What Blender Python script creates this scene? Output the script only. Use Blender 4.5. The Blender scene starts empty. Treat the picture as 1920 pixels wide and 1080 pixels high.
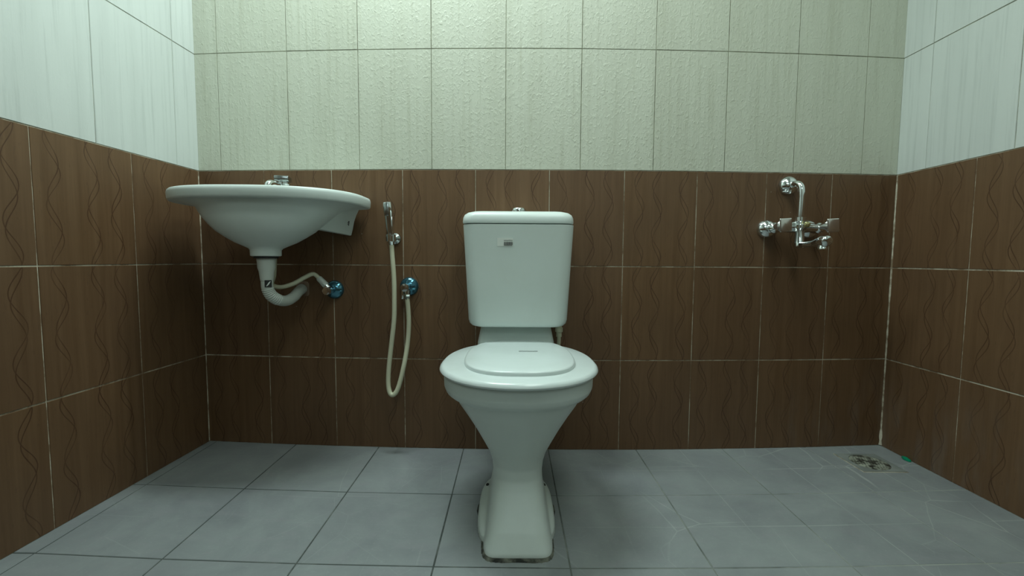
import bpy, bmesh, math, random
from mathutils import Vector, Matrix
random.seed(7)
PI = math.pi
sc = bpy.context.scene
C = sc.collection

# ------------------------------------------------------------------ camera
def rot(ax, a): return Matrix.Rotation(a, 3, ax)
cam_d = bpy.data.cameras.new('camera')
cam = bpy.data.objects.new('camera', cam_d); C.objects.link(cam)
cam_d.sensor_width = 36; cam_d.lens = 806.9 / 1920 * 36
cam_d.clip_start = 0.02
M = rot('X', -0.0663) @ rot('Y', -0.0060)
M = Matrix((M.col[0], M.col[2], -M.col[1])).transposed()
cam.matrix_world = Matrix.Translation((0, 0, 0.6552)) @ M.to_4x4()
sc.camera = cam

# ------------------------------------------------------------------ look and light
sc.view_settings.view_transform = 'Standard'
sc.view_settings.look = 'None'
sc.view_settings.gamma = 1
sc.view_settings.use_curve_mapping = False
sc.view_settings.exposure = 0.0
w = bpy.data.worlds.new('world'); sc.world = w; w.use_nodes = True
w.node_tree.nodes['Background'].inputs[0].default_value = (0.6, 0.8, 0.9, 1)
w.node_tree.nodes['Background'].inputs[1].default_value = 0.3

def area(name, loc, target, sx, sy, power, col):
    l = bpy.data.lights.new(name, 'AREA'); l.shape = 'RECTANGLE'
    l.size = sx; l.size_y = sy; l.energy = power; l.color = col
    o = bpy.data.objects.new(name, l); C.objects.link(o)
    o.location = loc
    d = Vector(target) - Vector(loc)
    o.rotation_euler = d.to_track_quat('-Z', 'Y').to_euler()
    return o
area('tube_lamp', (-0.40, 1.13, 2.30), (-0.40, 1.1301, 0), 0.60, 0.20, 21, (0.84, 1.0, 0.98))
area('ceiling_lamp', (0.40, 0.35, 2.36), (0.40, 0.3501, 0), 0.45, 1.5, 14, (0.86, 1.0, 0.93))
area('front_fill', (0.10, -1.25, 1.90), (0.1, 1.5, 0.8), 1.0, 0.5, 4.5, (0.80, 0.98, 1.0))  # added soft fill from behind the camera; the front wall has no ventilator opening

# ------------------------------------------------------------------ node helpers
class N:
    def __init__(s, name):
        s.m = bpy.data.materials.new(name); s.m.use_nodes = True
        s.t = s.m.node_tree; s.n = s.t.nodes; s.l = s.t.links
        s.b = s.n['Principled BSDF']
    def new(s, k, **kw):
        x = s.n.new(k)
        for a, v in kw.items(): setattr(x, a, v)
        return x
    def put(s, inp, v):
        if isinstance(v, bpy.types.NodeSocket): s.l.new(v, inp)
        else: inp.default_value = v
    def math(s, op, a, b=0.0, c=None, clamp=False):
        x = s.new('ShaderNodeMath', operation=op, use_clamp=clamp)
        s.put(x.inputs[0], a); s.put(x.inputs[1], b)
        if c is not None: s.put(x.inputs[2], c)
        return x.outputs[0]
    def mix(s, f, a, b, mode='MIX'):
        x = s.new('ShaderNodeMix', data_type='RGBA', blend_type=mode)
        s.put(x.inputs[0], f); s.put(x.inputs[6], a); s.put(x.inputs[7], b)
        return x.outputs[2]
    def noise(s, vec, scale, detail=4, rough=0.55, dist=0.0):
        x = s.new('ShaderNodeTexNoise')
        s.put(x.inputs['Vector'], vec); x.inputs['Scale'].default_value = scale
        x.inputs['Detail'].default_value = detail; x.inputs['Roughness'].default_value = rough
        x.inputs['Distortion'].default_value = dist
        return x.outputs[0]
    def ramp(s, v, a, b):      # linear step a..b -> 0..1
        x = s.new('ShaderNodeMapRange'); x.clamp = True
        s.put(x.inputs[0], v); x.inputs[1].default_value = a; x.inputs[2].default_value = b
        return x.outputs[0]
    def mapping(s, vec, sc):
        x = s.new('ShaderNodeMapping'); s.put(x.inputs[0], vec); x.inputs['Scale'].default_value = sc
        return x.outputs[0]
    def pos(s): return s.new('ShaderNodeTexCoord').outputs['Object']
    def bump(s, h, strength, dist):
        x = s.new('ShaderNodeBump'); x.inputs['Strength'].default_value = strength
        x.inputs['Distance'].default_value = dist; s.put(x.inputs['Height'], h)
        s.l.new(x.outputs[0], s.b.inputs['Normal'])
    def set(s, **kw):
        for k, v in kw.items(): s.put(s.b.inputs[k.replace('_', ' ')], v)

def rgb(r, g, b): return (r, g, b, 1)

def mat_brown():
    m = N('brown wave tile')
    uvn = m.new('ShaderNodeUVMap', uv_map='UVMap'); sep = m.new('ShaderNodeSeparateXYZ')
    m.l.new(uvn.outputs[0], sep.inputs[0]); u, v = sep.outputs[0], sep.outputs[1]
    at = m.new('ShaderNodeAttribute', attribute_name='rnd').outputs['Fac']
    pos = m.pos()
    streak = m.noise(m.mapping(pos, (60, 60, 2.0)), 1.0, 5, 0.65)
    cloud = m.noise(pos, 4.0, 5, 0.6)
    fine = m.noise(m.mapping(pos, (1, 1, .25)), 160.0, 2, 0.6)
    col = m.mix(m.ramp(streak, .32, .68), rgb(.124, .067, .031), rgb(.168, .096, .048))
    col = m.mix(m.math('MULTIPLY', m.ramp(cloud, .4, .7), .30), col, rgb(.090, .055, .032))
    col = m.mix(m.math('MULTIPLY', m.ramp(fine, .62, .75), .25), col, rgb(.055, .03, .02))
    # value change from tile to tile
    col = m.mix(m.math('MULTIPLY', at, .18), col, rgb(.07, .04, .028))
    total = None
    for i, c in enumerate((.205, .455, .83)):
        for j in range(2):
            ph = j * 0.95 + 0.4 * i
            s1 = m.math('SINE', m.math('MULTIPLY_ADD', v, 4 * PI, ph))
            x = m.math('MULTIPLY_ADD', s1, .068 if j == 0 else .054, c)
            d = m.math('ABSOLUTE', m.math('SUBTRACT', u, x))
            g = m.math('SUBTRACT', 1.0, m.ramp(d, .0022, .0072))
            total = g if total is None else m.math('MAXIMUM', total, g)
    fade = m.math('ADD', .35, m.math('MULTIPLY', m.ramp(m.noise(pos, 9.0, 2), .35, .6), .45))
    col = m.mix(m.math('MULTIPLY', total, fade), col, rgb(.050, .020, .009))
    # lime streaks and specks near the floor
    z = m.new('ShaderNodeSeparateXYZ'); m.l.new(pos, z.inputs[0])
    low = m.math('SUBTRACT', 1.0, m.ramp(z.outputs[2], .05, .32))
    right = m.ramp(z.outputs[0], .5, 1.2)
    sm = m.ramp(m.noise(m.mapping(pos, (16, 16, 3)), 1.0, 4, .6), .50, .72)
    col = m.mix(m.math('MULTIPLY', m.math('MULTIPLY', low, sm), m.math('MULTIPLY', right, .42)), col, rgb(.20, .17, .145))
    vor = m.new('ShaderNodeTexVoronoi'); m.l.new(pos, vor.inputs['Vector']); vor.inputs['Scale'].default_value = 22
    sp = m.math('SUBTRACT', 1.0, m.ramp(vor.outputs['Distance'], .02, .05))
    keep = m.ramp(m.noise(pos, 7.0, 2), .60, .64)
    col = m.mix(m.math('MULTIPLY', m.math('MULTIPLY', sp, keep), .6), col, rgb(.4, .4, .36))
    m.set(Base_Color=col, Roughness=m.math('MULTIPLY_ADD', streak, .16, .38))
    m.b.inputs['Specular IOR Level'].default_value = .36
    h = m.math('ADD', m.math('MULTIPLY', streak, .5), m.math('MULTIPLY', total, -.8))
    m.bump(h, .25, .0012)
    return m.m

def mat_white(name, base, dark, bumpy):
    m = N(name)
    pos = m.pos()
    at = m.new('ShaderNodeAttribute', attribute_name='rnd').outputs['Fac']
    streak = m.noise(m.mapping(pos, (70, 70, 2.2)), 1.0, 5, 0.7)
    big = m.noise(m.mapping(pos, (14, 14, 1.2)), 1.0, 3, 0.6)
    col = m.mix(m.math('MULTIPLY', m.ramp(streak, .52, .74), .7), base, dark)
    col = m.mix(m.math('MULTIPLY', m.ramp(big, .45, .8), .35), col, dark)
    col = m.mix(m.math('MULTIPLY', at, .10), col, dark)
    m.set(Base_Color=col, Roughness=.42)
    m.b.inputs['Specular IOR Level'].default_value = .3
    n2 = m.noise(m.mapping(pos, (1, 1, .75)), 120.0, 3, .5, .6)
    h = m.math('ADD', m.math('MULTIPLY', m.ramp(n2, .48, .78), bumpy), m.math('MULTIPLY', streak, .35))
    m.bump(h, .5, .0015)
    return m.m

def mat_grout(name, a, b, rough=.85, sc_=14):
    m = N(name); pos = m.pos()
    n = m.ramp(m.noise(pos, sc_, 5, .7), .42, .60)
    m.set(Base_Color=m.mix(n, a, b), Roughness=rough)
    return m.m

def mat_floor():
    m = N('grey slate floor tile'); pos = m.pos()
    at = m.new('ShaderNodeAttribute', attribute_name='rnd').outputs['Fac']
    cloud = m.noise(pos, 5.0, 6, .62, .4)
    fine = m.noise(pos, 130.0, 3, .6)
    mid = m.noise(m.mapping(pos, (14, 40, 1)), 1.0, 5, .65, .5)
    col = m.mix(m.ramp(cloud, .35, .66), rgb(.205, .222, .230), rgb(.275, .302, .300))
    col = m.mix(m.math('MULTIPLY', m.ramp(mid, .5, .75), .30), col, rgb(.31, .285, .31))
    col = m.mix(m.math('MULTIPLY', m.ramp(fine, .58, .8), .25), col, rgb(.40, .42, .41))
    col = m.mix(m.math('MULTIPLY', at, .22), col, rgb(.22, .235, .235))
    # thin pale veins of the slate print
    wob = m.new('ShaderNodeVectorMath', operation='MULTIPLY_ADD')
    nn = m.new('ShaderNodeTexNoise'); m.l.new(pos, nn.inputs['Vector']); nn.inputs['Scale'].default_value = 6
    m.l.new(nn.outputs['Color'], wob.inputs[0]); wob.inputs[1].default_value = (.02, .02, .02); m.l.new(pos, wob.inputs[2])
    vor = m.new('ShaderNodeTexVoronoi', feature='DISTANCE_TO_EDGE'); m.l.new(wob.outputs[0], vor.inputs['Vector'])
    vor.inputs['Scale'].default_value = 5.2
    vein = m.math('SUBTRACT', 1.0, m.ramp(vor.outputs['Distance'], .002, .009))
    keep = m.ramp(m.noise(pos, 3.1, 3), .46, .62)
    sx = m.new('ShaderNodeSeparateXYZ'); m.l.new(pos, sx.inputs[0])
    rt = m.math('ADD', .35, m.math('MULTIPLY', m.ramp(sx.outputs[0], .2, .8), .65))
    vk = m.math('MULTIPLY', m.math('MULTIPLY', vein, keep), rt)
    col = m.mix(m.math('MULTIPLY', vk, .42), col, rgb(.50, .53, .50))
    uvn = m.new('ShaderNodeUVMap', uv_map='UVMap'); su = m.new('ShaderNodeSeparateXYZ'); m.l.new(uvn.outputs[0], su.inputs[0])
    g1 = m.math('SUBTRACT', 1.0, m.ramp(m.math('ABSOLUTE', m.math('SUBTRACT', su.outputs[0], .5)), .0015, .006))
    g2 = m.math('SUBTRACT', 1.0, m.ramp(m.math('ABSOLUTE', m.math('SUBTRACT', su.outputs[1], .45)), .0015, .006))
    gk = m.ramp(m.noise(pos, 4.3, 3), .42, .60)
    gg = m.math('MULTIPLY', m.math('MAXIMUM', m.math('MULTIPLY', g1, rt), g2), m.math('MULTIPLY', gk, m.math('MULTIPLY', rt, .55)))
    col = m.mix(gg, col, rgb(.46, .49, .46))
    # stray specks of plaster
    v2 = m.new('ShaderNodeTexVoronoi'); m.l.new(pos, v2.inputs['Vector']); v2.inputs['Scale'].default_value = 16
    sp = m.math('SUBTRACT', 1.0, m.ramp(v2.outputs['Distance'], .015, .04))
    k2 = m.ramp(m.noise(pos, 5.0, 2), .58, .62)
    col = m.mix(m.math('MULTIPLY', m.math('MULTIPLY', sp, k2), .7), col, rgb(.55, .55, .5))
    m.set(Base_Color=col, Roughness=m.math('MULTIPLY_ADD', mid, .25, .30))
    m.b.inputs['Specular IOR Level'].default_value = .4
    m.bump(m.math('ADD', m.math('MULTIPLY', cloud, .6), m.math('MULTIPLY', fine, .12)), .3, .003)
    return m.m

def mat_plain(name, col, rough=.3, metal=0.0, coat=0.0, noise=None, spec=.5):
    m = N(name); pos = m.pos()
    n = m.noise(pos, 9.0, 4, .6)
    c2 = noise or tuple(x * .93 for x in col[:3]) + (1,)
    m.set(Base_Color=m.mix(m.ramp(n, .42, .68), col, c2), Roughness=rough, Metallic=metal)
    m.b.inputs['Coat Weight'].default_value = coat
    m.b.inputs['Coat Roughness'].default_value = .06
    m.b.inputs['Specular IOR Level'].default_value = spec
    return m.m

BROWN = mat_brown()
WHITE_B = mat_white('cream textured wall tile', rgb(.58, .60, .50), rgb(.44, .45, .35), 1.0)
WHITE_S = mat_white('white streaked wall tile', rgb(.60, .635, .605), rgb(.44, .475, .45), .12)
G_BROWN = mat_grout('pale cement grout', rgb(.56, .52, .41), rgb(.20, .145, .09))
G_WHITE = mat_grout('dirty dark grout', rgb(.13, .13, .085), rgb(.30, .31, .22))
def mat_gfloor():
    m = N('floor grout'); pos = m.pos(); sx = m.new('ShaderNodeSeparateXYZ'); m.l.new(pos, sx.inputs[0])
    k = m.math('ADD', m.ramp(sx.outputs[0], -.2, 1.3), m.math('MULTIPLY', m.math('SUBTRACT', m.noise(pos, 6.0, 4, .7), .5), 2.2), clamp=True)
    m.set(Base_Color=m.mix(k, rgb(.05, .06, .055), rgb(.30, .32, .29)), Roughness=.9)
    return m.m
G_FLOOR = mat_gfloor()
FLOOR = mat_floor()
CEIL = mat_plain('white ceiling paint', rgb(.7, .72, .68), .8)
PAINT = mat_plain('cream wall paint', rgb(.50, .52, .46), .7)
CER = mat_plain('white glazed ceramic', rgb(.64, .71, .68), .36, coat=0, noise=rgb(.62, .685, .65))
PLAS = mat_plain('white seat plastic', rgb(.66, .73, .72), .22, coat=.2, noise=rgb(.63, .70, .68))
PVC = mat_plain('white pvc pipe', rgb(.56, .60, .55), .38)
HOSE = mat_plain('cream pvc hose', rgb(.56, .56, .41), .35)
RUB = mat_plain('black rubber', rgb(.02, .022, .02), .6)
CHROME = mat_plain('chrome', rgb(.78, .82, .82), .10, 1.0)
CHROME2 = mat_plain('dull chrome', rgb(.45, .49, .48), .22, 1.0)
BLUE = mat_plain('chrome under blue film', rgb(.09, .24, .32), .12, .85)
HANDLE = mat_plain('smoky chrome', rgb(.66, .63, .60), .16, .95)
INK = mat_plain('black print', rgb(.02, .02, .02), .6)
PAPER = mat_plain('sticker paper', rgb(.76, .80, .75), .5)
GREEN = mat_plain('green plastic', rgb(.0, .22, .11), .3)
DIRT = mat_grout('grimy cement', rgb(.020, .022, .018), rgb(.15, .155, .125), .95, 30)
YEL = mat_plain('brass', rgb(.5, .45, .22), .25, .8)

# ------------------------------------------------------------------ mesh helpers
def link(name, me, parent=None):
    o = bpy.data.objects.new(name, me); C.objects.link(o)
    if parent is not None: o.parent = parent
    return o
def obj(name, bm, mats, parent=None, smooth=True, label=None):
    me = bpy.data.meshes.new(name); bmesh.ops.recalc_face_normals(bm, faces=bm.faces[:])
    bm.to_mesh(me); bm.free()
    for m in (mats if isinstance(mats, (list, tuple)) else [mats]): me.materials.append(m)
    if smooth:
        for p in me.polygons: p.use_smooth = True
        me.set_sharp_from_angle(angle=math.radians(42))
    o = link(name, me, parent)
    if parent is not None:   # meshes are written in world coordinates
        o.matrix_parent_inverse = Matrix.Translation(-Vector(parent.location)) if parent.type == 'EMPTY' else Matrix.Identity(4)
    if label: o['label'] = label
    return o
def thing(name, label, cat, loc, group=None):
    o = bpy.data.objects.new(name, None); C.objects.link(o); o.location = loc
    o.empty_display_size = .05
    o['label'] = label; o['category'] = cat
    if group: o['group'] = group
    return o
def struct(o): o['kind'] = 'structure'; return o

def skin(bm, rings, cap0=True, cap1=True, closed=True, loop=False):
    vs = [[bm.verts.new(p) for p in r] for r in rings]
    n = len(vs[0]); k = len(vs)
    for i in range(k if loop else k - 1):
        a, b = vs[i], vs[(i + 1) % k]
        for j in range(n if closed else n - 1):
            bm.faces.new((a[j], a[(j + 1) % n], b[(j + 1) % n], b[j]))
    if cap0 and not loop: bm.faces.new(list(reversed(vs[0])))
    if cap1 and not loop: bm.faces.new(vs[-1])
    return vs
def frame(d, up=None):
    d = Vector(d).normalized()
    up = Vector(up) if up else (Vector((0, 0, 1)) if abs(d.z) < .9 else Vector((1, 0, 0)))
    x = d.cross(up).normalized(); y = x.cross(d).normalized()
    return x, y
def lathe(bm, origin, axis, prof, n=32, cap=True):
    """prof: (radius, distance along the axis)"""
    o = Vector(origin); a = Vector(axis).normalized(); x, y = frame(a)
    skin(bm, [[o + a * h + (x * math.cos(t) + y * math.sin(t)) * max(r, 1e-4) for t in [2 * PI * i / n for i in range(n)]] for r, h in prof], cap, cap)
def dome(r, h, r1):
    return [(r, 0), (r, .0015)] + [(max(r1, r * math.cos(t)), .0015 + (h - .0015) * math.sin(t)) for t in [PI / 2 * i / 14 for i in range(1, 15)] if r * math.cos(t) > r1 * .98] + [(r1, h)]
def spline(pts, k=8):
    P = [Vector(p) for p in pts]; P = [P[0] * 2 - P[1]] + P + [P[-1] * 2 - P[-2]]
    out = []
    for i in range(1, len(P) - 2):
        for s in range(k):
            t = s / k; a, b, c, d = P[i - 1], P[i], P[i + 1], P[i + 2]
            out.append(.5 * ((2 * b) + (c - a) * t + (2 * a - 5 * b + 4 * c - d) * t * t + (3 * b - a - 3 * c + d) * t ** 3))
    out.append(P[-2]); return out
def tube(bm, pts, r, n=16, k=8, smooth=True):
    P = spline(pts, k) if smooth else [Vector(p) for p in pts]
    rf = r if callable(r) else (lambda t: r)
    T = [(P[min(i + 1, len(P) - 1)] - P[max(i - 1, 0)]).normalized() for i in range(len(P))]
    x, y = frame(T[0]); rings = []
    for i, p in enumerate(P):
        y = (y - T[i] * y.dot(T[i])).normalized(); x = T[i].cross(y)
        rr = rf(i / (len(P) - 1))
        rings.append([p + (x * math.cos(a) + y * math.sin(a)) * rr for a in [2 * PI * j / n for j in range(n)]])
    skin(bm, rings)
def box(bm, c, s, M3=None, bev=0.0, seg=2):
    r = bmesh.ops.create_cube(bm, size=1.0); vs = r['verts']
    for v in vs:
        q = Vector((v.co.x * s[0], v.co.y * s[1], v.co.z * s[2]))
        if M3: q = M3 @ q
        v.co = q + Vector(c)
    if bev:
        es = set(e for v in vs for e in v.link_edges)
        bmesh.ops.bevel(bm, geom=list(es), offset=bev, segments=seg, affect='EDGES', profile=.5)
def sup(n, cx, hw, yf, yb, z, e, ym=None, eb=None):
    """closed superellipse outline: half width hw, front yf, back yb, centre line at ym"""
    ym = (yf + yb) / 2 if ym is None else ym; eb = eb or e; out = []
    for i in range(n):
        t = 2 * PI * i / n; c, s = math.cos(t), math.sin(t)
        ee = e if s < 0 else eb
        x = math.copysign(abs(c) ** (2 / ee), c) * hw
        y = math.copysign(abs(s) ** (2 / ee), s) * ((yb - ym) if s > 0 else (ym - yf))
        out.append(Vector((cx + x, ym + y, z)))
    return out
def remesh(o, vox, it=6):
    m = o.modifiers.new('r', 'REMESH'); m.mode = 'VOXEL'; m.voxel_size = vox; m.use_smooth_shade = True
    s = o.modifiers.new('s', 'SMOOTH'); s.iterations = it; s.factor = .5
    dg = bpy.context.evaluated_depsgraph_get()
    me = bpy.data.meshes.new_from_object(o.evaluated_get(dg))
    o.modifiers.clear(); old = o.data; mats = list(old.materials); o.data = me
    if not len(me.materials):
        for x in mats: me.materials.append(x)
    for p in me.polygons: p.use_smooth = True

# ------------------------------------------------------------------ the room
XL, XR, D, BOW = -1.0775, 1.3187, 1.5, .054
YF, ZC = -1.30, 2.40
ZD, Z1, Z2, ZJ = .9514, .6335, .3135, 1.339
def back_y(x):
    u = (x - (XL + XR) / 2) / ((XR - XL) / 2); return D - BOW * (1 - u * u)
def left_x(y): return XL - .0395 * (D - y)
def right_x(y): return XR - .0152 * (D - y)
def P_back(u, z, off): return Vector((u, back_y(u) - off, z))
def P_left(u, z, off): return Vector((left_x(u) + off, u, z))
def P_right(u, z, off): return Vector((right_x(u) - off, u, z))
def P_floor(u, v, off):
    k = (u - (XL + XR) / 2) / ((XR - XL) / 2); return Vector((u, v - BOW * (1 - min(1, k * k)) * max(0, min(1, (v + .5) / 2)), off))

def tile_wall(name, P, cols_by_row, gap, groutmats, th=.0012):
    """cols_by_row: list of (v0, v1, [u lines], tile material slot, grout slot, flip)"""
    bm = bmesh.new(); uv = bm.loops.layers.uv.new('UVMap'); rl = bm.faces.layers.float.new('rnd')
    for v0, v1, us, tm, gm, wavy in cols_by_row:
        for i in range(len(us) - 1):
            a, b = us[i], us[i + 1]
            g = [bm.verts.new(P(x, y, 0)) for x, y in ((a, v0), (b, v0), (b, v1), (a, v1))]
            f = bm.faces.new(g); f.material_index = gm
            h = (gap if gm == 2 or len(groutmats) == 2 else .0017) / 2; j = lambda: random.uniform(-.00025, .00025)
            kv, kh = (.80, 1.30) if gm == 2 else (1, 1)
            a2, b2, c, d = a + h * kv + j(), b - h * kv + j(), v0 + h * kh + j(), v1 - h * kh + j()
            t0, t1, t2, t3 = [th + random.uniform(0, .0005) for _ in range(4)]
            e = .0007
            out = [bm.verts.new(P(x, y, 0)) for x, y in ((a2, c), (b2, c), (b2, d), (a2, d))]
            inn = [bm.verts.new(P(x, y, t)) for x, y, t in ((a2 + e, c + e, t0), (b2 - e, c + e, t1), (b2 - e, d - e, t2), (a2 + e, d - e, t3))]
            rv = random.random(); flip = wavy and (i % 2 == 1)
            full = .243
            u0, u1 = 0.0, (b - a) / full
            if i == 0: u0, u1 = 1 - (b - a) / full, 1.0
            if i > 0 and i < len(us) - 2: u1 = 1.0
            w0, w1 = 0.0, min(1.0, (v1 - v0) / .32)
            if v0 == 0: w0, w1 = 1 - (v1 - v0) / .32, 1.0
            uvs = [(u0, w0), (u1, w0), (u1, w1), (u0, w1)]
            if flip: uvs = [(1 - x, 1 - y) for x, y in uvs]
            f = bm.faces.new(inn); f.material_index = tm; f[rl] = rv
            for lp, q in zip(f.loops, uvs): lp[uv].uv = q
            for k in range(4):
                f = bm.faces.new((out[k], out[(k + 1) % 4], inn[(k + 1) % 4], inn[k])); f.material_index = tm; f[rl] = rv
                for lp, q in zip(f.loops, (uvs[k], uvs[(k + 1) % 4], uvs[(k + 1) % 4], uvs[k])): lp[uv].uv = q
    me = bpy.data.meshes.new(name); bm.to_mesh(me); bm.free()
    for m in groutmats: me.materials.append(m)
    return struct(link(name, me))

brown_x = [XL - .006, -.844, -.608, -.367, -.123, .122, .371, .615, .853, 1.084, XR]
white_x = [XL, -.995, -.752, -.511, -.268, -.024, .223, .465, .705, .943, 1.186, XR]
mats = [BROWN, WHITE_B, G_BROWN, G_WHITE]
wall_back = tile_wall('wall_back', P_back, [
    (0, Z2, brown_x, 0, 2, True), (Z2, Z1, brown_x, 0, 2, True), (Z1, ZD, brown_x, 0, 2, True),
    (ZD, ZJ, white_x, 1, 3, False), (ZJ, ZJ + .388, white_x, 1, 3, False), (ZJ + .388, ZJ + .776, white_x, 1, 3, False), (ZJ + .776, ZC, white_x, 1, 3, False)],
    .0026, mats)
lb = [YF, -1.02, -.77, -.52, -.265, -.01, .243, .494, .745, .995, 1.247, D]
lw = [YF, -1.14, -.88, -.625, -.37, -.115, .14, .395, .65, .895, 1.148, 1.408, D]
rb = [YF, -1.01, -.76, -.51, -.26, -.01, .24, .49, .74, .99, 1.240, D]
rw = [YF, -1.10, -.85, -.60, -.35, -.10, .15, .40, .65, .90, 1.148, 1.395, D]
matsS = [BROWN, WHITE_S, G_BROWN, G_WHITE]
def side_rows(b_, w_): return [(0, Z2, b_, 0, 2, True), (Z2, Z1, b_, 0, 2, True), (Z1, ZD, b_, 0, 2, True),
    (ZD, ZJ, w_, 1, 3, False), (ZJ, ZJ + .388, w_, 1, 3, False), (ZJ + .388, ZJ + .776, w_, 1, 3, False), (ZJ + .776, ZC, w_, 1, 3, False)]
tile_wall('wall_left', P_left, side_rows(lb, lw), .0026, matsS)
tile_wall('wall_right', P_right, side_rows(rb, rw), .0030, matsS)
fx = [XL - .14, -1.052, -.757, -.460, -.164, .128, .432, .735, 1.036, XR + .03]
fy = [YF - .02, -1.1, -.81, -.52, -.245, .05, .335, .622, .912, 1.203, D + .02]
fl = tile_wall('floor', P_floor, [(fy[i], fy[i + 1], fx, 0, 1, False) for i in range(len(fy) - 1)], .0034, [FLOOR, G_FLOOR], .0006)

bm = bmesh.new()
xa, xb, xc, xd = left_x(YF) - .02, right_x(YF) + .02, right_x(D) + .03, left_x(D) - .03
f = [bm.verts.new(p) for p in ((xa, YF, ZC), (xb, YF, ZC), (xc, D + .03, ZC), (xd, D + .03, ZC))]; bm.faces.new(f)
struct(obj('ceiling', bm, CEIL, smooth=False))
bm = bmesh.new()
DX0, DX1, DZ = -.90, 0.0, 2.10
def P_front(u, z, off): return Vector((u, YF + off, z))
def cuts(a, b):
    n = max(1, round((b - a) / .243)); return [a + (b - a) * i / n for i in range(n + 1)]
rows = []
for a, b in ((xa + .02, DX0), (DX1, xb - .02)):
    rows += [(0, Z2, cuts(a, b), 0, 2, True), (Z2, Z1, cuts(a, b), 0, 2, True), (Z1, ZD, cuts(a, b), 0, 2, True),
             (ZD, ZJ, cuts(a, b), 1, 3, False), (ZJ, ZJ + .388, cuts(a, b), 1, 3, False), (ZJ + .388, DZ, cuts(a, b), 1, 3, False), (DZ, ZC, cuts(a, b), 1, 3, False)]
rows.append((DZ, ZC, cuts(DX0, DX1), 1, 3, False))
tile_wall('wall_front', P_front, rows, .0026, matsS)
bm = bmesh.new()
for c, sz in (((DX0 + .02, YF - .01, DZ / 2), (.05, .08, DZ)), ((DX1 - .02, YF - .01, DZ / 2), (.05, .08, DZ)), (((DX0 + DX1) / 2, YF - .01, DZ - .02), (DX1 - DX0 - .01, .08, .05))):
    box(bm, c, sz, bev=.004)
for z0, z1 in ((.15, .95), (1.1, 1.95)):
    box(bm, ((DX0 + DX1) / 2, YF - .012, (z0 + z1) / 2), (.60, .012, z1 - z0), bev=.006)
box(bm, ((DX0 + DX1) / 2, YF - .030, DZ / 2), (DX1 - DX0, .03, DZ))
struct(obj('door_1', bm, mat_plain('brown door paint', rgb(.16, .10, .06), .45)))

# white sealant lines in the two back corners
for k, (nm, P0, sg) in enumerate((('trim_1', XL, 1), ('trim_2', XR, -1))):
    bm = bmesh.new(); rings = []
    for i in range(61):
        z = .004 + (ZD - .006) * i / 60; wv = (.0014 if sg > 0 else .0026) * random.uniform(.6, 1.3) * (2.2 if (i < 4 and sg < 0) else 1)
        rings.append([Vector((P0 + sg * (.0012 + wv), D - .004, z)), Vector((P0 + sg * .001, D - .0052 - wv, z)), Vector((P0 - sg * .004, D - .004, z)), Vector((P0, D + .004, z))])
    skin(bm, rings); struct(obj(nm, bm, G_BROWN))

# broken-out square in the tiling where the waste pipe enters
bm = bmesh.new()
hx, hz = -.716, .551; hy = back_y(hx)
vs = []
for i in range(20):
    a = 2 * PI * i / 20; c, s = math.cos(a), math.sin(a); k = 1 / max(abs(c), abs(s)) ** .8
    vs.append((hx + c * .024 * k * random.uniform(.93, 1.06), hz + s * .025 * k * random.uniform(.93, 1.06)))
skin(bm, [[Vector((x, hy + .001, z)) for x, z in vs], [Vector((x, hy - .0022, z)) for x, z in vs]])
obj('pipe_hole', bm, mat_plain('raw brick and cement', rgb(.34, .25, .18), .95, noise=rgb(.15, .10, .07), spec=.1), wall_back, label='rough square cut in the tiles around the waste pipe')

# ------------------------------------------------------------------ toilet
TX = .017
toilet = thing('toilet', 'white ceramic two-piece toilet with closed lid standing in the middle of the back wall', 'toilet', (TX, 1.10, 0))
bm = bmesh.new()
secs = [  # z, half width, front, back, exp, ym
    (.000, .0810, .896, 1.235, 7.5), (.010, .0800, .898, 1.235, 7), (.045, .0725, .920, 1.23, 6), (.085, .0650, .950, 1.22, 5),
    (.110, .0622, .970, 1.22, 4.0), (.130, .0620, .982, 1.22, 3.2), (.155, .0665, .985, 1.23, 2.8), (.180, .0760, .978, 1.24, 2.5),
    (.205, .0890, .968, 1.25, 2.3), (.240, .1100, .953, 1.27, 2.2), (.275, .1310, .937, 1.28, 2.2), (.305, .1510, .924, 1.29, 2.2),
    (.325, .1600, .914, 1.295, 2.2), (.330, .1720, .902, 1.30, 2.25), (.338, .1795, .894, 1.305, 2.3), (.350, .1840, .890, 1.305, 2.3), (.376, .1850, .890, 1.31, 2.3), (.381, .1820, .893, 1.31, 2.3)]
skin(bm, [sup(72, TX, w, yf, yb, z, e, ym=(yf * .55 + yb * .45) if z > .2 else None) for z, w, yf, yb, e in secs])
# rear deck carrying the tank
dk = [(.22, .075, 1.20, 1.36), (.30, .100, 1.22, 1.40), (.36, .116, 1.24, 1.42), (.392, .1180, 1.280, 1.425), (.400, .1180, 1.284, 1.425), (.446, .1100, 1.330, 1.425), (.454, .1060, 1.340, 1.425)]
skin(bm, [sup(48, TX - .004, w, a, b, z, 7) for z, w, a, b in dk])
# trap outlet towards the floor behind
tube(bm, [(TX, 1.20, .20), (TX, 1.27, .20), (TX, 1.30, .13), (TX, 1.30, .0)], .062, 24)
# foot flange on both sides
fls = [(0, .0970, .925, 1.235), (.016, .0960, .928, 1.233), (.023, .0915, .934, 1.230), (.030, .062, .95, 1.21)]
skin(bm, [sup(48, TX - .003, w, a, b, z, 3.4) for z, w, a, b in fls])
bowl = obj('bowl', bm, CER, toilet); remesh(bowl, .0028, 3)
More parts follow.
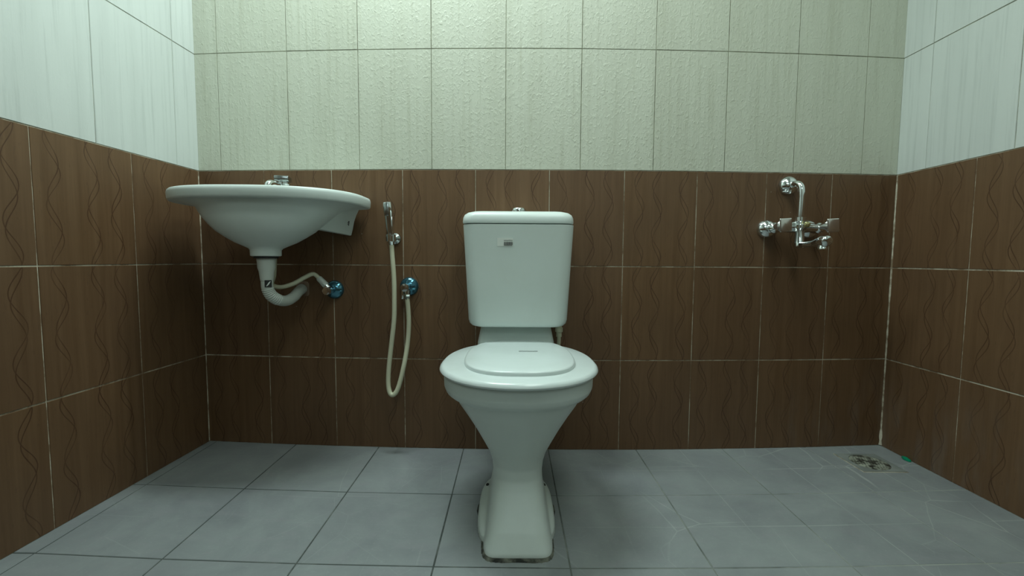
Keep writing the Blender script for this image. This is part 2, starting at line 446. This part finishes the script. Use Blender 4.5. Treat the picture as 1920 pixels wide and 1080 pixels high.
# grime and cement round the foot
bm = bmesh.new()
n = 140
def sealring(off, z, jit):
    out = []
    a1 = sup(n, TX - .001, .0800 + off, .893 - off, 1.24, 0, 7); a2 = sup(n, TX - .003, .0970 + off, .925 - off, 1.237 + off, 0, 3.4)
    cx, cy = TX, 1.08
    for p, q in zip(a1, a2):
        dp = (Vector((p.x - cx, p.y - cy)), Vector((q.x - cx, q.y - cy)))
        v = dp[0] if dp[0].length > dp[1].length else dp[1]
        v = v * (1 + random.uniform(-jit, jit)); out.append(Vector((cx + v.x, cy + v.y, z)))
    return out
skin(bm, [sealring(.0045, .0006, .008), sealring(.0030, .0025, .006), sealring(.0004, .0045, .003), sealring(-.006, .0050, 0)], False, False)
obj('cement_seal', bm, DIRT, toilet, label='grimy cracked cement line around the foot')
for sx in (-1, 1):
    bm = bmesh.new(); lathe(bm, (TX - .003 + sx * .078, 1.165, .0235), (sx * .35, 0, 1), [(.0045, 0), (.0045, .004), (.003, .006)], 14)
    obj('fixing_bolt', bm, RUB, toilet)
# tank
def rrect(cx, cy, hw, hd, r, z, n=10):
    out = []
    for qx, qy, a0 in ((1, 1, 0), (-1, 1, 90), (-1, -1, 180), (1, -1, 270)):
        for i in range(n + 1):
            a = math.radians(a0 + 90 * i / n)
            out.append(Vector((cx + qx * (hw - r) + r * math.cos(a), cy + qy * (hd - r) + r * math.sin(a), z)))
    return out
bm = bmesh.new()
ty = 1.342
tk = [(.454, .128, .070, .030), (.457, .138, .078, .036), (.464, .1455, .084, .040), (.475, .1485, .087, .040), (.60, .1545, .0915, .038), (.745, .1620, .0965, .036), (.7555, .1625, .097, .036), (.757, .158, .093, .033)]
skin(bm, [rrect(TX + .001, ty, a, b, r, z) for z, a, b, r in tk])
obj('tank', bm, CER, toilet)
bm = bmesh.new()
ld = [(.7585, .158, .093, .030), (.760, .1622, .0972, .034), (.765, .1628, .0978, .034), (.776, .1615, .0965, .034), (.785, .1575, .0930, .034), (.7915, .149, .086, .034), (.795, .136, .076, .032), (.7965, .10, .045, .03)]
skin(bm, [rrect(TX, ty, a, b, r, z) for z, a, b, r in ld])
obj('tank_lid', bm, CER, toilet)
bm = bmesh.new()
lathe(bm, (TX + .002, 1.335, .8005), (0, 0, 1), [(.026, -.005), (.026, .003), (.022, .0045), (.022, .006), (.020, .0105), (.016, .0125), (.0, .013)], 32)
obj('flush_button', bm, CHROME, toilet)
# sticker with bar code
stk = bm = bmesh.new(); box(bm, (-.0205, ty - .0962, .7050), (.0455, .0012, .0235), rot('X', .05))
st = obj('sticker', bm, PAPER, toilet, smooth=False, label='small white bar code sticker')
bm = bmesh.new()
yb_ = ty - .0970
x = -.0235
while x < .001:
    wd = random.choice((.0006, .0009, .0013)); box(bm, (x, yb_, .7015), (wd, .0006, .0085)); x += wd + random.choice((.0006, .0009))
box(bm, (-.012, yb_, .6958), (.024, .0006, .0012))
x = -.0235
for i in range(11):
    hgt = .0028; box(bm, (x, yb_, .7095), (.0007, .0006, hgt)); box(bm, (x + .0008, yb_, .7095 + random.choice((-1, 0, 1)) * .001), (.0012, .0006, .0008)); x += .0023
obj('bar_code', bm, INK, st, smooth=False)
# seat ring
bm = bmesh.new()
def seat_out(k, z, rear=0):
    return sup(96, TX + .001, .1965 - k, .872 + k, 1.318 - k * .4, z, 2.12, ym=1.075, eb=2.4)
skin(bm, [seat_out(.010, .3825), seat_out(.003, .3835), seat_out(0, .388), seat_out(.001, .392), seat_out(.005, .3965), seat_out(.010, .3985), seat_out(.06, .3992)])
obj('seat', bm, PLAS, toilet)
# lid plate
bm = bmesh.new()
def lid_out(k, z): return sup(96, TX + .003, .1385 - k, .928 + k, 1.312 - k, z, 2.7, ym=1.10, eb=2.5)
skin(bm, [lid_out(.0, .3985), lid_out(.0, .4055), lid_out(.001, .4075), lid_out(.003, .4090), lid_out(.006, .4098), lid_out(.03, .4108), lid_out(.08, .4118)])
sl = obj('seat_lid', bm, PLAS, toilet)
bm = bmesh.new(); x = TX + .003
for i in range(14):
    box(bm, (x, 1.128, .4127), (.0011, .0075, .0006)); box(bm, (x + .0013, 1.128 + random.choice((-.003, 0, .003)), .4127), (.0016, .0015, .0006)); x += .0036
obj('lid_print', bm, INK, sl, smooth=False, label='tiny black printed line')
for sx in (-1, 1):
    bm = bmesh.new(); box(bm, (TX + sx * .07, 1.306, .3965), (.034, .018, .012), bev=.005, seg=3)
    obj('hinge', bm, PLAS, toilet)
bm = bmesh.new()
lathe(bm, (.149, 1.345, .455), (0, 0, -1), [(.009, 0), (.009, .012), (.012, .014), (.012, .026), (.0085, .028), (.0085, .042)], 12)
obj('inlet_connector', bm, HOSE, toilet)
bm = bmesh.new(); tube(bm, [(.149, 1.345, .415), (.149, 1.35, .39), (.145, 1.38, .33), (.135, 1.42, .29), (.13, 1.447, .285)], .006, 12)
obj('inlet_hose', bm, HOSE, toilet)

# ------------------------------------------------------------------ wash basin
BX, BZ = -.730, .847
basin = thing('wash_basin', 'white ceramic wall-hung wash basin beside the left wall', 'wash basin', (BX, 1.45, .70))
bm = bmesh.new()
def rimr(k, z, yb=1.452): return sup(96, -.737, .277 - k, 1.145 + k, yb - max(0, k) * .3, z, 2.5, ym=1.36, eb=6)
def bwl(hw, z, cy, hd, e=2.1): return sup(96, BX, hw, cy - hd, cy + hd, z, e)
rings = [bwl(.030, .776, 1.27, .025), bwl(.10, .782, 1.27, .060), bwl(.155, .800, 1.27, .085), bwl(.180, .825, 1.268, .098), bwl(.187, .842, 1.268, .101), bwl(.192, .8480, 1.268, .104),
         rimr(.010, .8490), rimr(.004, .8480), rimr(.001, .8450), rimr(-.001, .838), rimr(0, .822), rimr(.0012, .8185), rimr(.004, .8165), rimr(.009, .8175), rimr(.016, .8190), rimr(.03, .8175),
         sup(96, BX, .205, 1.175, 1.44, .803, 2.2, ym=1.32), sup(96, BX, .197, 1.18, 1.42, .790, 2.1, ym=1.31), bwl(.176, .770, 1.295, .117), bwl(.158, .752, 1.29, .107), bwl(.137, .733, 1.287, .097), bwl(.113, .717, 1.285, .082),
         bwl(.085, .7005, 1.283, .066), bwl(.058, .689, 1.282, .050), bwl(.045, .683, 1.281, .043), bwl(.0415, .678, 1.28, .0415, 2), bwl(.041, .662, 1.28, .041, 2), bwl(.038, .660, 1.28, .038, 2)]
skin(bm, rings)
# rear apron against the wall
def apr(hw, yf, yb, z0, z1, e=8):
    return (hw, yf, yb, z0, z1)
ap = []
for k, (hwt, hwb) in enumerate(((.232, .199),)):
    def sect(hwf, hwb, yf, z):   # trapezoid seen from above: narrower towards the bowl, corners rounded
        pts = []
        for a, b_, sg in ((hwf, hwb, 1),):
            c = [Vector((BX + hwb, 1.449, z)), Vector((BX - hwb, 1.449, z)), Vector((BX - hwf, yf, z)), Vector((BX + hwf, yf, z))]
        for i in range(4):
            p, q, r = c[i - 1], c[i], c[(i + 1) % 4]
            for t in range(5):
                u = t / 4; A = q + (p - q).normalized() * .010; B = q + (r - q).normalized() * .010
                pts.append((1 - u) ** 2 * A + 2 * u * (1 - u) * q + u * u * B)
            if i in (0, 2): pts += [q.lerp(r, f_) for f_ in (.25, .5, .75)]
        return pts
    ap = [sect(.17, .226, 1.33, .824), sect(.155, .214, 1.31, .800), sect(.142, .206, 1.30, .778), sect(.135, .200, 1.295, .752), sect(.130, .1955, 1.292, .737), sect(.126, .191, 1.297, .7345)]
    for k2, am in ((-1, 1.0), (-2, 1.0), (-3, .6)):
        for v in ap[k2]: v.z += am * (.17 * max(0, .195 - abs(v.x - BX)) + (1.449 - v.y) * .03 - .005)
    skin(bm, ap)
bas = obj('basin', bm, CER, basin)
bm = bmesh.new(); Z0 = Vector((0, 0, 1))
for k in range(9):   # small printed mark on the side of the apron
    ang = random.uniform(0, 6.28); box(bm, (BX + .199, 1.405 + random.uniform(-.006, .006), .775 - k * .0016 + random.uniform(-.0008, .0008)), (.0016, random.uniform(.004, .009), .0016), rot('X', random.uniform(-.6, .6)))
mk = obj('maker_mark', bm, INK, basin, smooth=False, label='small dark mark on the right end of the basin')

waste = thing('waste_pipe', 'white bottle neck and corrugated waste pipe under the basin running into the wall', 'pipe', (BX, 1.28, .66))
bm = bmesh.new(); lathe(bm, (BX, 1.28, .660), (0, 0, -1), [(.033, 0), (.033, .006)], 32); obj('gasket', bm, RUB, waste)
bm = bmesh.new(); lathe(bm, (BX, 1.28, .654), (0, 0, -1), [(.0245, 0), (.0255, .002), (.0255, .006), (.0245, .012), (.024, .028), (.0215, .036), (.0205, .040), (.0185, .058), (.0175, .066)], 32); obj('tail_cup', bm, PVC, waste)
bm = bmesh.new()
path = spline([(BX, 1.28, .592), (-.7295, 1.281, .566), (-.724, 1.29, .543), (-.715, 1.315, .5265), (-.709, 1.35, .5215), (-.707, 1.39, .530), (-.710, 1.425, .543), (-.715, 1.462, .551)], 44)
L = len(path) - 1
tube(bm, path, lambda t: (.0165 + (.0011 * math.sin(t * 235) if .16 < t < .42 else 0)) if t > .02 else .0165, 28, smooth=False)
obj('corrugated_pipe', bm, PVC, waste)
bm = bmesh.new()
seg = []
for i in range(15):
    a = math.radians(-80 + 62 * i / 14); seg.append(a)
skin(bm, [[Vector((BX + math.cos(a) * .0183, 1.28 + math.sin(a) * .0183, z)) for a in seg] for z in (.590, .569)], False, False, closed=False)
lab = obj('pipe_label', bm, INK, waste, label='black square label with a white slash')
bm = bmesh.new()
sl_ = []
for t in range(9):
    u = t / 8; a = math.radians(-66 + 36 * u); zz = .5725 + .014 * u; wd = .0032 * math.sin(PI * (u * .9 + .05))
    sl_.append([Vector((BX + math.cos(a) * .0187, 1.28 + math.sin(a) * .0187, zz + wd)), Vector((BX + math.cos(a) * .0187, 1.28 + math.sin(a) * .0187, zz - wd))])
skin(bm, sl_, False, False, closed=False)
obj('label_slash', bm, PAPER, lab)

tap = thing('basin_tap', 'small chrome pillar tap on the back ledge of the wash basin', 'tap', (-.727, 1.385, BZ))
bm = bmesh.new(); lathe(bm, (-.727, 1.385, .845), (0, 0, 1), [(.024, 0), (.024, .004), (.018, .008), (.016, .012), (.016, .040), (.019, .043), (.019, .048), (.012, .051)], 28); obj('body', bm, CHROME, tap)
bm = bmesh.new(); tube(bm, [(-.727, 1.38, .868), (-.727, 1.35, .877), (-.728, 1.32, .880), (-.728, 1.303, .876), (-.728, 1.298, .866)], lambda t: .0115 - .002 * t, 20); obj('spout', bm, CHROME, tap)
bm = bmesh.new(); box(bm, (-.724, 1.375, .9035), (.042, .042, .016), rot('Z', .25), bev=.003); lathe(bm, (-.724, 1.375, .894), (0, 0, 1), [(.013, 0), (.015, .004)], 20); obj('handle', bm, CHROME2, tap)

# ------------------------------------------------------------------ angle valves
def angle_valve(name, label, x, z, group, out_dir, nut_mat):
    y = back_y(x) - .001
    t = thing(name, label, 'valve', (x, y, z), group)
    bm = bmesh.new(); lathe(bm, (x, y, z), (0, -1, 0), dome(.0315, .021, .010), 36); obj('wall_flange', bm, BLUE, t, label='blue film-covered flange')
    bm = bmesh.new(); lathe(bm, (x, y, z), (0, -1, 0), [(.010, .014), (.010, .040), (.0125, .043), (.0125, .050)], 24)
    o = Vector((x, y - .034, z)); d = Vector(out_dir).normalized()
    lathe(bm, o, d, [(.0085, .004), (.0085, .024)], 20); obj('body', bm, CHROME, t)
    bm = bmesh.new(); lathe(bm, (x, y - .050, z), (0, -1, 0), [(.011, 0), (.0135, .003), (.0135, .019), (.0125, .022), (.006, .023)], 10); obj('knob', bm, CHROME, t)
    bm = bmesh.new(); lathe(bm, o + d * .022, d, [(.011, 0), (.011, .012), (.009, .014), (.0075, .022)], 6); obj('nut', bm, nut_mat, t)
    return t, o + d * .040
v1, e1 = angle_valve('angle_valve', 'chrome angle valve with blue flange below the wash basin', -.604, .549, 'angle valves', (-.75, -.05, .80), PVC)
v2, e2 = angle_valve('angle_valve', 'chrome angle valve with blue flange feeding the bidet spray hose beside the toilet', -.347, .562, 'angle valves', (0, 0, -1), CHROME)
bm = bmesh.new(); box(bm, (-.3555, 1.392, .5425), (.007, .006, .036), bev=.002); obj('lever', bm, CHROME, v2)

hose1 = thing('supply_hose', 'cream flexible hose looping from the basin down to its angle valve', 'hose', tuple(e1))
bm = bmesh.new()
d1 = Vector((-.75, -.05, .80)).normalized()
tube(bm, [(-.776, 1.412, .695), (-.776, 1.410, .66), (-.772, 1.395, .60), (-.760, 1.36, .572), (-.735, 1.365, .563), (-.705, 1.385, .573), (-.678, 1.405, .592), (-.655, 1.42, .603), e1 + d1 * .008, e1 - d1 * .006], .0068, 14)
obj('tube', bm, HOSE, hose1)
bm = bmesh.new(); lathe(bm, e1 - d1 * .010, d1, [(.0095, 0), (.0105, .004), (.0095, .024), (.0075, .028)], 14); obj('sleeve', bm, PVC, hose1)

# ------------------------------------------------------------------ bidet spray
hx_ = -.392; hyw = back_y(hx_) - .001
hold = thing('spray_holder', 'round chrome wall bracket holding the bidet spray', 'holder', (hx_, hyw, .722))
bm = bmesh.new(); lathe(bm, (hx_, hyw, .722), (0, -1, 0), [(.0195, 0), (.0195, .003), (.018, .010), (.012, .013), (.009, .015), (.009, .030)], 30); obj('wall_plate', bm, CHROME2, hold)
bm = bmesh.new()
c0 = Vector((-.3945, 1.405, .722))
skin(bm, [[c0 + Vector((r * math.sin(a), r * math.cos(a), z)) for r, z in ((.0125, -.011), (.0160, -.011), (.0160, .011), (.0125, .011))] for a in [math.radians(18 + 324 * i / 28) for i in range(29)]])
obj('clip', bm, CHROME, hold)
spray = thing('bidet_spray', 'chrome bidet hand spray with cream hose hanging between basin and toilet', 'bidet spray', (-.3945, 1.40, .71))
bm = bmesh.new()
sa, sb = Vector((-.3925, 1.405, .700)), Vector((-.4000, 1.390, .838)); sd = (sb - sa)
lathe(bm, sa, sd, [(.0085, 0), (.0095, .006), (.0115, .012), (.0118, .05), (.0125, .09), (.0145, .105), (.0150, .128), (.0135, .136), (.009, .1385)], 28)
obj('handle', bm, CHROME, spray)
bm = bmesh.new(); u_ = sd.normalized()
pc = sa + u_ * .112 + Vector((-.001, -.0150, 0)); box(bm, pc, (.014, .006, .040), bev=.002, M3=None)
obj('trigger', bm, CHROME2, spray, label='pale trigger pad')
bm = bmesh.new(); box(bm, sa + u_ * .060 + Vector((.009, -.009, 0)), (.005, .005, .062), bev=.002); obj('trigger_arm', bm, CHROME, spray)
bm = bmesh.new()
tube(bm, [sa + u_ * .002, (-.390, 1.402, .67), (-.385, 1.40, .60), (-.384, 1.40, .53), (-.386, 1.40, .455), (-.396, 1.40, .37), (-.404, 1.398, .30), (-.406, 1.395, .245), (-.399, 1.39, .214), (-.385, 1.388, .2105),
          (-.371, 1.392, .236), (-.356, 1.40, .30), (-.346, 1.412, .37), (-.342, 1.418, .44), (-.344, 1.419, .49), e2 + Vector((0, 0, .004))], .0076, 16, 10)
obj('hose', bm, HOSE, spray)

# ------------------------------------------------------------------ wall mixer
mx = .931; yw = back_y(mx)
mixer = thing('wall_mixer_tap', 'chrome two-handle wall mixer with bent shower pipe on the right of the back wall', 'tap', (mx, yw, .766))
ym_ = 1.420
for x, z, r in ((.856, .763, .0315), (1.002, .763, .0315)):
    y = back_y(x) - .001
    bm = bmesh.new(); lathe(bm, (x, y, z), (0, -1, 0), dome(r, .027, .010), 40); obj('wall_flange', bm, CHROME, mixer)
    bm = bmesh.new(); lathe(bm, (x, y, z), (0, -1, 0), [(.013, .02), (.013, .030), (.016, .032), (.016, .044), (.017, y - ym_), (.017, y - ym_ + .006), (.013, y - ym_ + .010), (.009, y - ym_ + .016)], 30); obj('inlet_leg', bm, CHROME, mixer)
for x in (.853, 1.001):
    bm = bmesh.new(); z = .767; rings = []
    for (yy, s, e) in ((1.412, .0078, 2), (1.402, .0090, 2.4), (1.392, .0098, 4), (1.380, .0115, 8), (1.368, .0148, 12), (1.357, .0195, 14), (1.3525, .0215, 16), (1.3515, .0210, 16), (1.3505, .0185, 16)):
        rr = sup(56, 0, s * .88, -s, s, 0, e)
        a = .06
        rings.append([Vector((x + v.x * math.cos(a) - v.y * math.sin(a), yy, z + v.x * math.sin(a) + v.y * math.cos(a))) for v in rr])
    skin(bm, rings); obj('handle', bm, HANDLE, mixer, label='flared square chrome handle')
bm = bmesh.new()
tube(bm, [(.856, ym_, .763), (.893, ym_ - .006, .765), (.931, ym_ - .010, .766), (.968, ym_ - .006, .765), (1.002, ym_, .763)], lambda t: .0125 + .007 * math.sin(PI * t) ** 2, 26)
lathe(bm, (.931, 1.404, .797), (0, 0, -1), [(.010, 0), (.0165, .001), (.0165, .014), (.013, .017), (.013, .022), (.0225, .026), (.0225, .036), (.0135, .044), (.0135, .078), (.0145, .080), (.0145, .094), (.010, .097)], 30)
obj('body', bm, CHROME, mixer)
bm = bmesh.new()
tube(bm, [(.931, 1.402, .708), (.931, 1.375, .707), (.932, 1.345, .709), (.933, 1.312, .714), (.934, 1.290, .715), (.934, 1.276, .712)], lambda t: .0098 if t < .45 else (.0098 + .0072 * math.sin(min(1, (t - .45) / .3) * PI / 2)) * (1 if t < .86 else math.sqrt(max(.02, 1 - ((t - .86) / .14) ** 2))), 24, 14)
lathe(bm, (.933, 1.300, .712), (0, 0, -1), [(.0115, 0), (.0125, .014), (.0135, .016), (.0135, .021), (.010, .022)], 24)
obj('spout', bm, CHROME, mixer)
bm = bmesh.new(); lathe(bm, (.936, ym_ - .022, .771), (.1, -1, .05), [(.006, 0), (.006, .012), (.0085, .014), (.0095, .019), (.0075, .024), (.003, .026)], 20); obj('diverter_knob', bm, YEL, mixer)
bm = bmesh.new(); y = back_y(.931) - .001
lathe(bm, (.926, y, .908), (0, -1, 0), dome(.0315, .027, .010), 40); obj('wall_flange', bm, CHROME, mixer)
bm = bmesh.new()
tube(bm, [(.926, y - .02, .908), (.926, y - .038, .908), (.927, y - .054, .905), (.929, y - .064, .895), (.930, y - .067, .878), (.931, y - .067, .85), (.931, 1.404, .790)], .0098, 24)
obj('bent_pipe', bm, CHROME, mixer)

# ------------------------------------------------------------------ floor drain
dx0, dx1, dy0, dy1 = 1.100, 1.236, 1.300, 1.424
dcx, dcy = (dx0 + dx1) / 2, (dy0 + dy1) / 2
drain = thing('floor_drain', 'dirty square floor drain with round perforated grate in the right back corner', 'drain', (dcx, dcy, 0))
bm = bmesh.new()
n = 48; R0 = .054
outer = []
for i in range(n):
    a = 2 * PI * i / n; c, s = math.cos(a), math.sin(a); k = 1 / max(abs(c), abs(s))
    outer.append(Vector((dcx + c * k * .068, dcy + s * k * .062, .0008)))
mid = [Vector((v.x, v.y, .0030)) for v in outer]
inn = [Vector((dcx + math.cos(2 * PI * i / n) * R0, dcy + math.sin(2 * PI * i / n) * R0, .0030)) for i in range(n)]
low = [Vector((v.x, v.y, .0012)) for v in inn]
skin(bm, [outer, mid, inn, low], False, False)
bmesh.ops.remove_doubles(bm, verts=bm.verts, dist=1e-6)
obj('drain_frame', bm, mat_plain('dirty cement', rgb(.17, .185, .17), .7, noise=rgb(.24, .26, .24)), drain)
bm = bmesh.new()
def rr4(h): return [Vector((dcx + sx_ * (.068 + h), dcy + sy_ * (.062 + h), zz)) for sx_, sy_, zz in ((1, 1, .0009), (-1, 1, .0009), (-1, -1, .0009), (1, -1, .0009))]
skin(bm, [rr4(.0022), [v + Vector((0, 0, .0009)) for v in rr4(.0018)], [v + Vector((0, 0, .0009)) for v in rr4(.0002)], rr4(0)], False, False)
obj('frame_joint', bm, G_BROWN, drain, smooth=False, label='pale grout line around the drain')
bm = bmesh.new(); z = .0022
lathe(bm, (dcx, dcy, .0009), (0, 0, 1), [(R0 * .985, 0), (R0 * .985, .0014), (R0 * .90, .0022), (0, .0022)], n)
gr = obj('drain_grate', bm, mat_grout('rusty perforated steel', rgb(.03, .028, .02), rgb(.34, .36, .29), .5, 42), drain)
bm = bmesh.new()
for i in range(-5, 6):
    for j in range(-5, 6):
        px, py = i * .009 + (j % 2) * .0045, j * .0085
        if px * px + py * py < .044 ** 2: lathe(bm, (dcx + px, dcy + py, .0029), (0, 0, 1), [(random.uniform(.0015, .0028), 0), (.0018, .0004)], 8)
obj('perforation', bm, RUB, gr)

bm = bmesh.new()
c0 = Vector((right_x(1.38) - .010, 1.385, .002))
pts = []
for i in range(14):
    a = 2 * PI * i / 14; r = .012 * random.uniform(.6, 1.15); pts.append((r * math.cos(a) * .7, r * math.sin(a) * 1.4))
skin(bm, [[c0 + Vector((x, y, 0)) for x, y in pts], [c0 + Vector((x * .9, y * .9, .004 + random.uniform(0, .003))) for x, y in pts], [c0 + Vector((x * .4, y * .4, .008)) for x, y in pts]])
o = obj('plastic_scrap', bm, GREEN); o['label'] = 'small crumpled green plastic scrap at the foot of the right wall'; o['category'] = 'litter'
